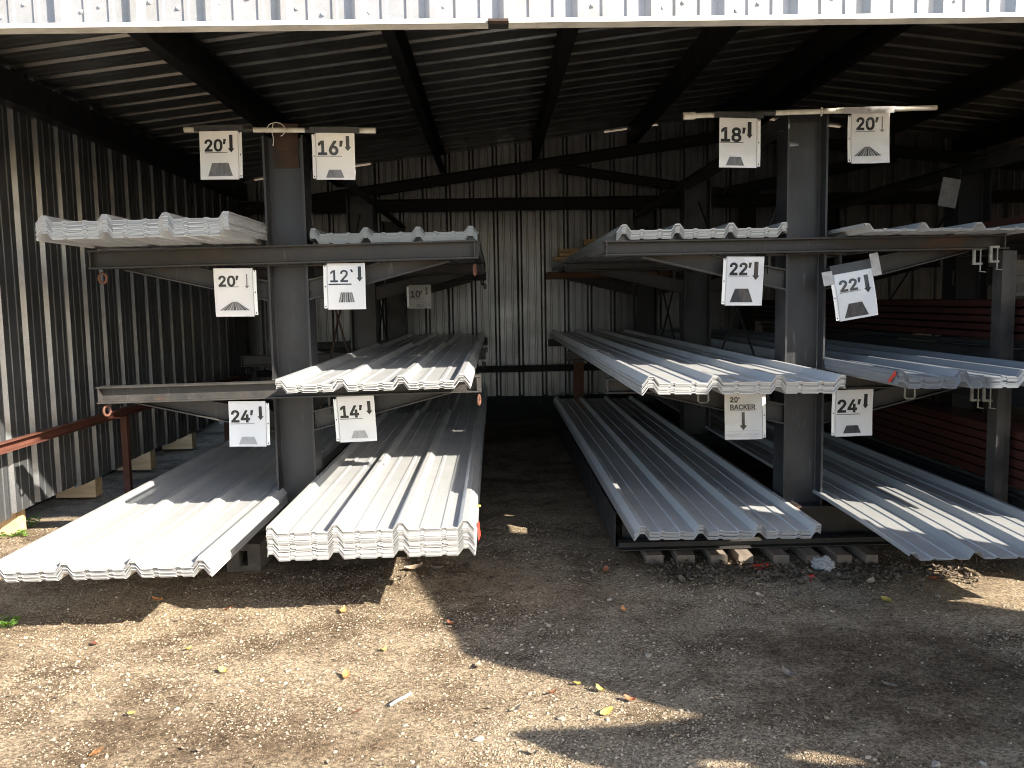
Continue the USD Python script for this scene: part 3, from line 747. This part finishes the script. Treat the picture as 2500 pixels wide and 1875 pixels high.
def dims(s, put, sheet):
    for y in (-.226, -.243, -.258):
        obj('printed_line', put(sheet(.008, W_ - .02, y, y - .0009, 5, 2), .0007), M['ink_grey'], s)
    zz = [(.008, -.252), (.07, -.252), (.08, -.246), (.09, -.252), (.125, -.252), (.135, -.246), (.15, -.252), (.2, -.252)]
    for (a, b), (c_, d_) in zip(zz, zz[1:]):
        g = T([(a, b, 0), (c_, d_, 0), (c_, d_ + .0012, 0), (a, b + .0012, 0)], [(0, 1, 2), (0, 2, 3)])
        obj('printed_line', put(g, .0009), M['ink_grey'], s)
sign([("20'", .030, -.055, .027), ("BACKER", .030, -.100, .0275)], 1.343, YR, .992, W_, H_ - .005, 'r', None, 0, (.108, -.116, -.222, .018, .046), UL(.030, .078, -.058, .002) + UL(.030, .190, -.104, .002), None, "20 foot backer sign under the lower right arm left of the column", seed=12, extra=dims)
sign("24′", 1.995, YR, .995, W_ * 1.02, H_ - .005, 'l', (.008, -.132), .071, big(.184, -.028, -.114, .022, .036), UL(.010, .152, -.144, .0035), ('dark', .104, -.258, .110, .07, .046), "24 foot sign under the lower right arm right of the column", seed=13, tilt=.005)
sign([], 3.66, 6.05, 1.775, W_, H_ * .9, 'l', None, 0, None, UL(.02, .14, -.11), ('mid', .11, -.23, .13, .08, .07), "dim grey page hanging on the black rack at the far right edge", seed=14)
# pipes the upper signs hang from
def pipe(label, P0, P1, y, couplers):
    p = thing('pvc_pipe', label, 'pipe')
    obj('tube', tube((P0[0], y, P0[1]), (P1[0], y, P1[1]), .0145, 16), M['pvc'], p, smooth=40)
    for f, L, r in couplers:
        d = A(P1[0] - P0[0], 0, P1[1] - P0[1])
        a = A(P0[0], y, P0[1]) + d * f
        obj('coupling', tube(a, a + d / np.linalg.norm(d) * L, r, 16), M['pvc'], p, smooth=40)
    d = A(P1[0] - P0[0], 0, P1[1] - P0[1])
    return p, lambda f: A(P0[0], y, P0[1]) + d * f
pl, at_pl = pipe('grey white plastic pipe tied across the left column head', (-1.765, 2.566), (-.664, 2.546), YPL, [(0, .09, .0165), (.90, .11, .0165)])
pr_, at_pr = pipe('grey white plastic pipe across the right column head', (1.092, 2.570), (2.532, 2.598), YPR, [(0, .065, .0205), (.6, .09, .0165)])
for f0, f1, tgt, ft in ((.09, .36, pl, at_pl), (.63, .9, pl, at_pl), (.155, .36, pr_, at_pr), (.645, .84, pr_, at_pr)):
    obj('tape', tube(ft(f0), ft(f1), .0168, 14), M['tape'] if f0 != .645 else M['duct'], tgt, smooth=40)
c0 = A(-1.215, YPL, 2.558)
loop = [c0 + A(-.035, -.016, .03), c0 + A(-.045, -.02, -.01), c0 + A(-.035, -.018, -.055), c0 + A(-.04, -.02, -.095)]
loop2 = [c0 + A(-.02 + .055 * math.sin(a), -.02 - .004 * a, -.005 + .042 * math.cos(a * 1.02)) for a in np.linspace(-1.9, 2.6, 18)]
tie = thing('string_tie', 'pale string knotted round the pipe at the left column head', 'string')
obj('strand', path_tube(loop, .0022, 5), M['string'], tie)
obj('strand', path_tube(loop2, .0022, 5), M['string'], tie)
tie2 = thing('string_tie', 'white cable tie round the pipe at the right column head', 'string')
obj('strand', ring((1.875, YPR, 2.583), .021, .003, 1.45, 1.1), M['string'], tie2)

# ================================================================== UNDER THE RACKS
sl = [(.867, .967, 4.88), (1.043, 1.149, 4.866), (1.239, 1.336, 4.85), (1.399, 1.486, 4.84), (1.599, 1.69, 4.823), (1.786, 1.867, 4.81), (1.958, 2.046, 4.796), (2.125, 2.194, 4.784)]
ordn = ['first', 'second', 'third', 'fourth', 'fifth', 'sixth', 'seventh', 'eighth']
for i, (a, b, y) in enumerate(sl):
    d = .02 * (rng.random() - .5)
    msh = beam([(-(b - a) / 2, -.025), ((b - a) / 2, -.025), ((b - a) / 2, .021), ((b - a) / 2 - .004, .025), (-(b - a) / 2 + .004, .025), (-(b - a) / 2, .021)], ((a + b) / 2, y, .026), ((a + b) / 2 + .02 + d, y + 1.3, .028))
    obj('timber_sleeper', msh, M['sleeper'], label=f'{ordn[i]} timber sleeper from the aisle under the right rack', cat='sleeper', group='sleepers under the right rack')
cb = thing('concrete_block', 'hollow concrete block under the left rack behind the floor stacks', 'block', (-1.605, 4.96, -.02))
from manifold3d import Manifold
blk = Manifold.cube((.20, .39, .17)) - Manifold.cube((.05, .5, .09)).translate((.075, -.05, .04))
obj('block', blk, M['concrete'], cb)
obj('strap', T([(-.104, 4.22, .44), (-.096, 4.30, .43), (-.09, 4.32, .35), (-.10, 4.24, .34)], [(0, 2, 1), (0, 3, 2)]), M['strap_red'], label='red strap end hanging on the right side of the tall floor stack', cat='strap')
obj('strap', T([(-.108, 4.40, .49), (-.088, 4.42, .485), (-.088, 4.42, .475), (-.108, 4.40, .477)], [(0, 2, 1), (0, 3, 2)]), M['strap_yellow'], label='yellow tag on the right side of the tall floor stack', cat='tag')

# ================================================================== THINGS LYING ON THE GROUND
F_, C_ = 2090., A(1250, 937.5)
def ground_at(px, py):
    """the point of the yard that lies on this line of sight"""
    d = fwd + right * (px - C_[0]) / F_ - up * (py - C_[1]) / F_
    q = EYE + d * (-EYE[2] / d[2])
    return A(q[0], q[1], gz1(q[0], q[1]))

def leaf_mesh(L, w, curl, seed):
    r = random.Random(seed)
    n = 7
    V, Fc = [], []
    for i in range(n):
        t = i / (n - 1)
        ww = w * math.sin(math.pi * min(max(t, .03), .97)) ** .7 * (1 + r.uniform(-.18, .18)) / 2
        zc = curl * L * (t - .5) ** 2 * 4 + r.uniform(0, .06) * L
        V += [(t * L - L / 2, -ww, zc + curl * w * 1.1 + r.uniform(0, .1) * w), (t * L - L / 2, 0, zc), (t * L - L / 2, ww, zc + curl * w * .9 + r.uniform(0, .1) * w)]
        if i:
            a = 3 * i
            Fc += [(a - 3, a, a + 1), (a - 3, a + 1, a - 2), (a - 2, a + 1, a + 2), (a - 2, a + 2, a - 1)]
    return T(V, Fc)

leaves = [(230, 1578, 'dark red', .055, 'dark red curled leaf on the sunny gravel at far left'), (385, 1472, 'orange', .058, 'orange leaf at the edge of the left stack shadow'),
          (558, 1494, 'rust brown', .05, 'rusty leaf on sunlit gravel in front of the left stacks'), (632, 1497, 'yellow', .03, 'small olive leaf beside the rusty leaf'),
          (460, 1592, 'yellow', .045, 'yellow green leaf left of centre in the sunny gravel'), (546, 1647, 'yellow', .045, 'bright yellow leaf in the middle of the sunny gravel'),
          (320, 1751, 'yellow', .045, 'yellow leaf low on the left gravel'), (237, 1841, 'orange', .075, 'large orange leaf at the bottom left of the yard'),
          (838, 1499, 'orange', .055, 'broken orange leaf in front of the tall floor stack'), (846, 1656, 'orange', .06, 'long orange leaf on the gravel below the tall stack'),
          (936, 1594, 'yellow', .04, 'small curled yellow leaf on the gravel right of centre'), (1100, 1528, 'rust brown', .045, 'rust leaf on the boundary of sun and shade'),
          (1170, 1625, 'pale tan', .06, 'flat tan leaf beside the straight shadow edge'), (1408, 1668, 'yellow', .04, 'yellow leaf just outside the long straight shadow'),
          (1465, 1686, 'yellow', .05, 'pale yellow leaf near the tip of the sun wedge'), (1537, 1708, 'rust brown', .05, 'red brown leaf in the sun wedge'), (1482, 1740, 'yellow', .055, 'standing yellow leaf in the sun wedge'),
          (1262, 1728, 'pale tan', .055, 'tan leaf in the sun above the shadow finger'), (1350, 1687, 'rust brown', .04, 'small red leaf in the sun wedge'), (872, 1740, 'rust brown', .05, 'faded red leaf near the white stick'),
          (1521, 1496, 'orange', .045, 'brown leaf in shade on the open yard'), (1339, 1533, 'pale tan', .035, 'small pale leaf lying in the central shade'), (2165, 1467, 'yellow', .07, 'pale yellow green leaf standing in the right-hand shade'),
          (2033, 1497, 'pale tan', .05, 'pale torn leaf in the right-hand shade'), (1923, 1658, 'grey brown', .07, 'grey brown leaf low in the right-hand shade'), (2170, 1680, 'grey brown', .06, 'dull olive leaf low in the right-hand shade'),
          (1480, 1400, 'rust brown', .06, 'brown leaf before the first sleepers'), (1855, 1462, 'pale tan', .05, 'pale leaf in front of the litter under the right rack'), (2125, 1420, 'pale tan', .06, 'pale grey leaf in front of the eighth sleeper'),
          (2280, 1414, 'rust brown', .07, 'brown leaf in shade below the sagging sheets'), (1012, 1400, 'pale tan', .11, 'large torn tan leaf under the tall floor stack'), (1068, 1397, 'grey brown', .08, 'grey curled leaf right of the torn tan leaf')]
for i, (px, py, c, L, lb) in enumerate(leaves):
    p = ground_at(px, py)
    g = leaf_mesh(L, L * rng.uniform(.45, .68), rng.uniform(.02, .2), 100 + i)
    g.apply_transform(trimesh.transformations.euler_matrix(rng.uniform(-.35, .35), rng.uniform(-.3, .3), rng.uniform(0, 6.3)))
    g.apply_translation(p + A(0, 0, .007 - min(0, g.vertices[:, 2].min())))
    obj('fallen_leaf', g, LEAF[c], label=lb, cat='leaf', group='fallen leaves on the yard', smooth=True)

def rock(seed, r, flat=.5):
    q = np.random.default_rng(seed + 50)
    p = q.normal(size=(16, 3)); p /= np.linalg.norm(p, axis=1, keepdims=True)
    g = trimesh.Trimesh(p * q.uniform(.8, 1.05, (16, 1))).convex_hull
    g = g.subdivide().subdivide()
    v = g.vertices
    g.vertices = (v * (1 + .16 * (meshkit.fbm(v * 3 + seed, 3, seed) - .5))[:, None]) * r * A(1, .74, flat)
    return g
stones = [(1170, 1797, .028, 'pale angular stone left of the shadow finger'), (1918, 1338, .045, 'round pale stone between the sleepers'), (990, 1770, .016, 'small white stone on sunny gravel near the bottom'), (430, 1738, .018, 'small white stone low on the left gravel'),
          (1488, 1467, .022, 'grey stone in the central shade'), (2290, 1450, .02, 'pale stone in the shade at right'), (1580, 1602, .026, 'pale oblong stone in the central shade'), (1370, 1745, .022, 'cream stone in the sun wedge'),
          (2284, 1865, .024, 'flat pale stone at the bottom right of the yard'), (2400, 1862, .02, 'round tan stone at the bottom right corner'), (360, 1716, .015, 'tiny pale stone on the left gravel'), (705, 1642, .02, 'pale stone on the sunlit gravel below the shadow edge')]
for i, (px, py, r, lb) in enumerate(stones):
    g = rock(i, r)
    g.apply_transform(trimesh.transformations.rotation_matrix(rng.uniform(0, 6), (0, 0, 1)))
    g.apply_translation(ground_at(px, py) + A(0, 0, r * .12))
    obj('stone', g, M['stone'], label=lb, cat='stone', group='loose stones on the yard', smooth=25)
p0, p1 = ground_at(952, 1723) + A(0, 0, .008), ground_at(1004, 1706) + A(0, 0, .03)
obj('white_stick', path_tube([p0, p0 * .66 + p1 * .34 + A(0, 0, .003), p0 * .3 + p1 * .7, p1], .006, 7), M['plastic'], label='short white plastic stick on the sunny gravel', cat='stick')
g = trimesh.creation.icosphere(subdivisions=4, radius=.055)
v = g.vertices
g.vertices = v * (1 + 1.0 * (meshkit.fbm(v * 55, 3, 5) - .5))[:, None] * A(1.1, .8, .75)
g.apply_translation(ground_at(2010, 1388) + A(0, 0, .03))
obj('crumpled_bag', g, M['plastic'], label='crumpled clear plastic bag in front of the seventh sleeper', cat='bag')
for px, py, L, lb in ((1858, 1386, .1, 'bright red plastic strip before the fifth sleeper'), (1982, 1412, .045, 'small red scrap in the leaf litter')):
    p = ground_at(px, py)
    g = T([(-L / 2, 0, .006), (L / 2, .012, .012), (L / 2, .03, .022), (-L / 2, .026, .018), (-L * .3, -.03, .004), (-L * .1, -.02, .006)], [(0, 1, 2), (0, 2, 3), (0, 4, 5), (0, 5, 1)])
    g.apply_translation(p)
    obj('red_scrap', g, M['strap_red'], label=lb, cat='scrap')

def instancer(name, protos, pts, scale, material, seed, label, tilt=.5):
    r = np.random.default_rng(seed)
    inst = UsdGeom.PointInstancer.Define(stage, '/World/' + name)
    tag(inst.GetPrim(), label, None, None, 'stuff')
    paths = []
    for i, g in enumerate(protos):
        pm = usdkit.mesh(stage, f'/World/{name}/piece_{i:03d}' if i else f'/World/{name}/piece', g, material, smooth=False)
        paths.append(pm.GetPath())
    n = len(pts)
    inst.CreatePrototypesRel().SetTargets(paths)
    inst.CreateProtoIndicesAttr(Vt.IntArray.FromNumpy(r.integers(0, len(protos), n).astype(np.int32)))
    inst.CreatePositionsAttr(Vt.Vec3fArray.FromNumpy(np.asarray(pts, np.float32)))
    inst.CreateScalesAttr(Vt.Vec3fArray.FromNumpy(np.repeat(np.asarray(scale, np.float32)[:, None], 3, 1)))
    q = []
    for k in range(n):
        a, t, b = r.uniform(0, 2 * math.pi), r.uniform(-tilt, tilt), r.uniform(0, 2 * math.pi)
        h = trimesh.transformations.quaternion_multiply(trimesh.transformations.quaternion_about_axis(a, (0, 0, 1)), trimesh.transformations.quaternion_about_axis(t, (math.cos(b), math.sin(b), 0)))
        q.append(Gf.Quath(float(h[0]), float(h[1]), float(h[2]), float(h[3])))
    inst.CreateOrientationsAttr(Vt.QuathArray(q))
    return inst
def small_rock(seed):
    g = trimesh.creation.icosphere(subdivisions=1, radius=1)
    v = g.vertices
    g.vertices = v * (1 + .7 * (meshkit.fbm(v * 1.2 + seed * 5.3, 2, seed) - .5))[:, None] * A(1, .78, .62)
    return g
N = 90000
yy = 2.45 + 3.6 * nrg.random(N) ** 1.35
xx_ = (nrg.random(N) * 2 - 1) * (yy * .64 + .15) + .02 * yy
dens = meshkit.fbm(np.stack([xx_ * 1.1, yy * 1.1, 0 * yy], -1), 4, 21)
keep = nrg.random(N) < np.clip((dens - .40) * 4.2, .05, 1)
xx_, yy = xx_[keep], yy[keep]
sz = np.clip(.0023 * np.exp(nrg.normal(0, .45, len(xx_))), .0012, .010)
instancer('gravel', [small_rock(i) for i in range(8)], np.stack([xx_, yy, ground_z(xx_, yy) + sz * .2], -1), sz, M['pebble'], 3, 'loose gravel scattered over the dirt yard')
# drift of dead leaves in front of the right rack
n = 520
lx = nrg.uniform(.85, 2.6, n); ly = 4.66 + nrg.normal(0, .11, n) - .05 * (lx - 1.2)
lx2 = nrg.uniform(-.75, .6, 60); ly2 = 4.75 + nrg.normal(0, .15, 60)
lx, ly = np.concatenate([lx, lx2]), np.concatenate([ly, ly2])
instancer('leaf_litter', [leaf_mesh(1, .5, .2, 40 + i) for i in range(5)], np.stack([lx, ly, ground_z(lx, ly) + .009], -1), nrg.uniform(.02, .055, len(lx)), M['litter'], 5, 'drift of dead grey leaves in front of the right rack sleepers', .55)

ty = 2.5 + 2.6 * nrg.random(420)
tx = (nrg.random(420) * 2 - 1) * (ty * .62)
tw = []
for i in range(3):
    L_ = 1.0
    tw.append(path_tube([(-.5, 0, .0), (-.15, .03 * (i - 1), .03), (.2, .05 * i - .03, .02), (.5, -.04 + .06 * i, .04)], .02, 4))
instancer('twigs', tw + [leaf_mesh(.45, .3, .2, 70 + i) for i in range(3)], np.stack([tx, ty, ground_z(tx, ty) + .004], -1), np.clip(.03 * np.exp(nrg.normal(0, .5, 420)), .012, .09), M['litter'], 9, 'small twigs and leaf crumbs strewn over the yard', .2)

def weed(px, py, n, spread, h, label, at=None):
    p = ground_at(px, py) if at is None else A(*at)
    w = thing('weed', label, 'weed', p)
    r = random.Random(px)
    lv, stm = [], []
    for k in range(n):
        a = r.uniform(0, 6.3); d = spread * math.sqrt(r.random())
        c = A(d * math.cos(a), d * math.sin(a), r.uniform(.3, 1) * h)
        stm.append(path_tube([(c[0] * .3, c[1] * .3, 0), (c[0] * .8, c[1] * .8, c[2] * .6), c], .0011, 4))
        for q in range(3):
            g = leaf_mesh(r.uniform(.018, .032), r.uniform(.014, .022), .15, px + 10 * k + q)
            g.apply_transform(trimesh.transformations.euler_matrix(r.uniform(-.5, .5), r.uniform(-.5, .5), r.uniform(0, 6.3)))
            g.apply_translation(c + A(r.uniform(-.015, .015), r.uniform(-.015, .015), r.uniform(-.006, .008)))
            lv.append(g)
    obj('leaves', lv, M['weed'], w, smooth=True)
    obj('stems', stm, M['weed'], w)
weed(14, 1531, 14, .07, .035, 'low green weed on the sunny gravel at the far left edge')
weed(75, 1285, 16, .07, .08, 'small green weed beside the front timber block')
weed(25, 1312, 14, .12, .03, 'sparse creeping weed in front of the front timber block')
weed(1420, 975, 46, .45, .36, 'strip of dark weeds below the back wall behind the right floor stack', (.95, 10.95, 0))
weed(1540, 973, 36, .35, .36, 'right end of the dark weeds below the back wall', (1.65, 10.95, 0))

# ================================================================== ADDED SHADOW CASTER, an unseen truck shape whose outline is cut to shade the yard
hd, wd = A(-.8232, .5677, 0), A(.5677, .8232, 0)
def SW(s, w, z):
    return hd * s + wd * w + A(0, 0, z)
truck = thing('delivery_truck', 'unseen grey truck shape added beside the camera to shade the yard', 'truck')
sil = [(2.932, .55), (4.75, .55), (4.75, 2.82), (4.62, 2.95), (4.3, 3.2), (4.1, 3.2), (3.80, 3.03), (3.49, 2.82), (3.18, 2.585), (3.02, 2.45), (2.95, 2.42), (2.93, 2.38)]
n_ = len(sil)
ss = [-2.0, -3.2, -6.4]
V = np.array([SW(s, w, z if z < 1 else z - (0 if i == 0 else .03)) for i, s in enumerate(ss) for w, z in sil])
Fc = []
for j in range(2):
    for i in range(n_):
        a, b = j * n_ + i, j * n_ + (i + 1) % n_
        Fc += [(a, b, b + n_), (a, b + n_, a + n_)]
tri = trimesh.creation.triangulate_polygon(Polygon(sil), engine='earcut')[1]
Fc += [tuple(t) for t in tri] + [tuple(t[::-1] + 2 * n_) for t in tri]
body = T(V, Fc); trimesh.repair.fix_normals(body)
obj('cargo_body', body, M['truck'], truck)  # added body, its outline following the wanted shadow edge
def tbox(s0, s1, w0, w1, z0, z1):
    b = trimesh.creation.box(extents=(1, 1, 1))
    v = b.vertices + .5
    b.vertices = np.array([SW(s0 + (s1 - s0) * a, w0 + (w1 - w0) * c, z0 + (z1 - z0) * d) for a, c, d in v])
    trimesh.repair.fix_normals(b)
    return b
obj('windscreen', tbox(-2.0, -1.985, 3.1, 4.6, 1.55, 2.2), M['glass'], truck)
obj('bumper', tbox(-2.0, -1.9, 2.98, 4.72, .4, .62), M['trim'], truck)
obj('headlight', tbox(-2.0, -1.98, 3.05, 3.3, .75, .95), M['strip'], truck)
obj('headlight', tbox(-2.0, -1.98, 4.4, 4.65, .75, .95), M['strip'], truck)
shade_outline = [(2.60, .5), (2.53, 1.1), (2.49, 1.6), (2.465, 1.77), (2.418, 1.90), (2.44, 2.05), (2.465, 2.075), (2.55, 2.03), (2.72, 1.89), (2.931, 1.764), (2.94, .5)]
slots = [[(2.635, 1.712), (2.585, 1.69), (2.70, 1.60), (2.69, 1.655)], [(2.795, 1.585), (2.876, 1.552), (2.905, 1.49), (2.913, 1.43), (2.83, 1.50)]]
cg = trimesh.creation.extrude_polygon(Polygon(shade_outline, slots), .025, engine='earcut')
cg.vertices = np.array([SW(-2.0 - c, a, b) for a, b, c in cg.vertices])
trimesh.repair.fix_normals(cg)
obj('door', cg, M['black'], truck)  # thin plate added for its shadow, slots letting strips of sun through
for s in (-2.9, -5.5):
    for w in (3.02, 4.68):
        c = trimesh.creation.cylinder(radius=.42, segment=np.stack([SW(s, w - .12, .42), SW(s, w + .12, .42)]), sections=28)
        obj('wheel', c, M['rubber'], truck, smooth=30)
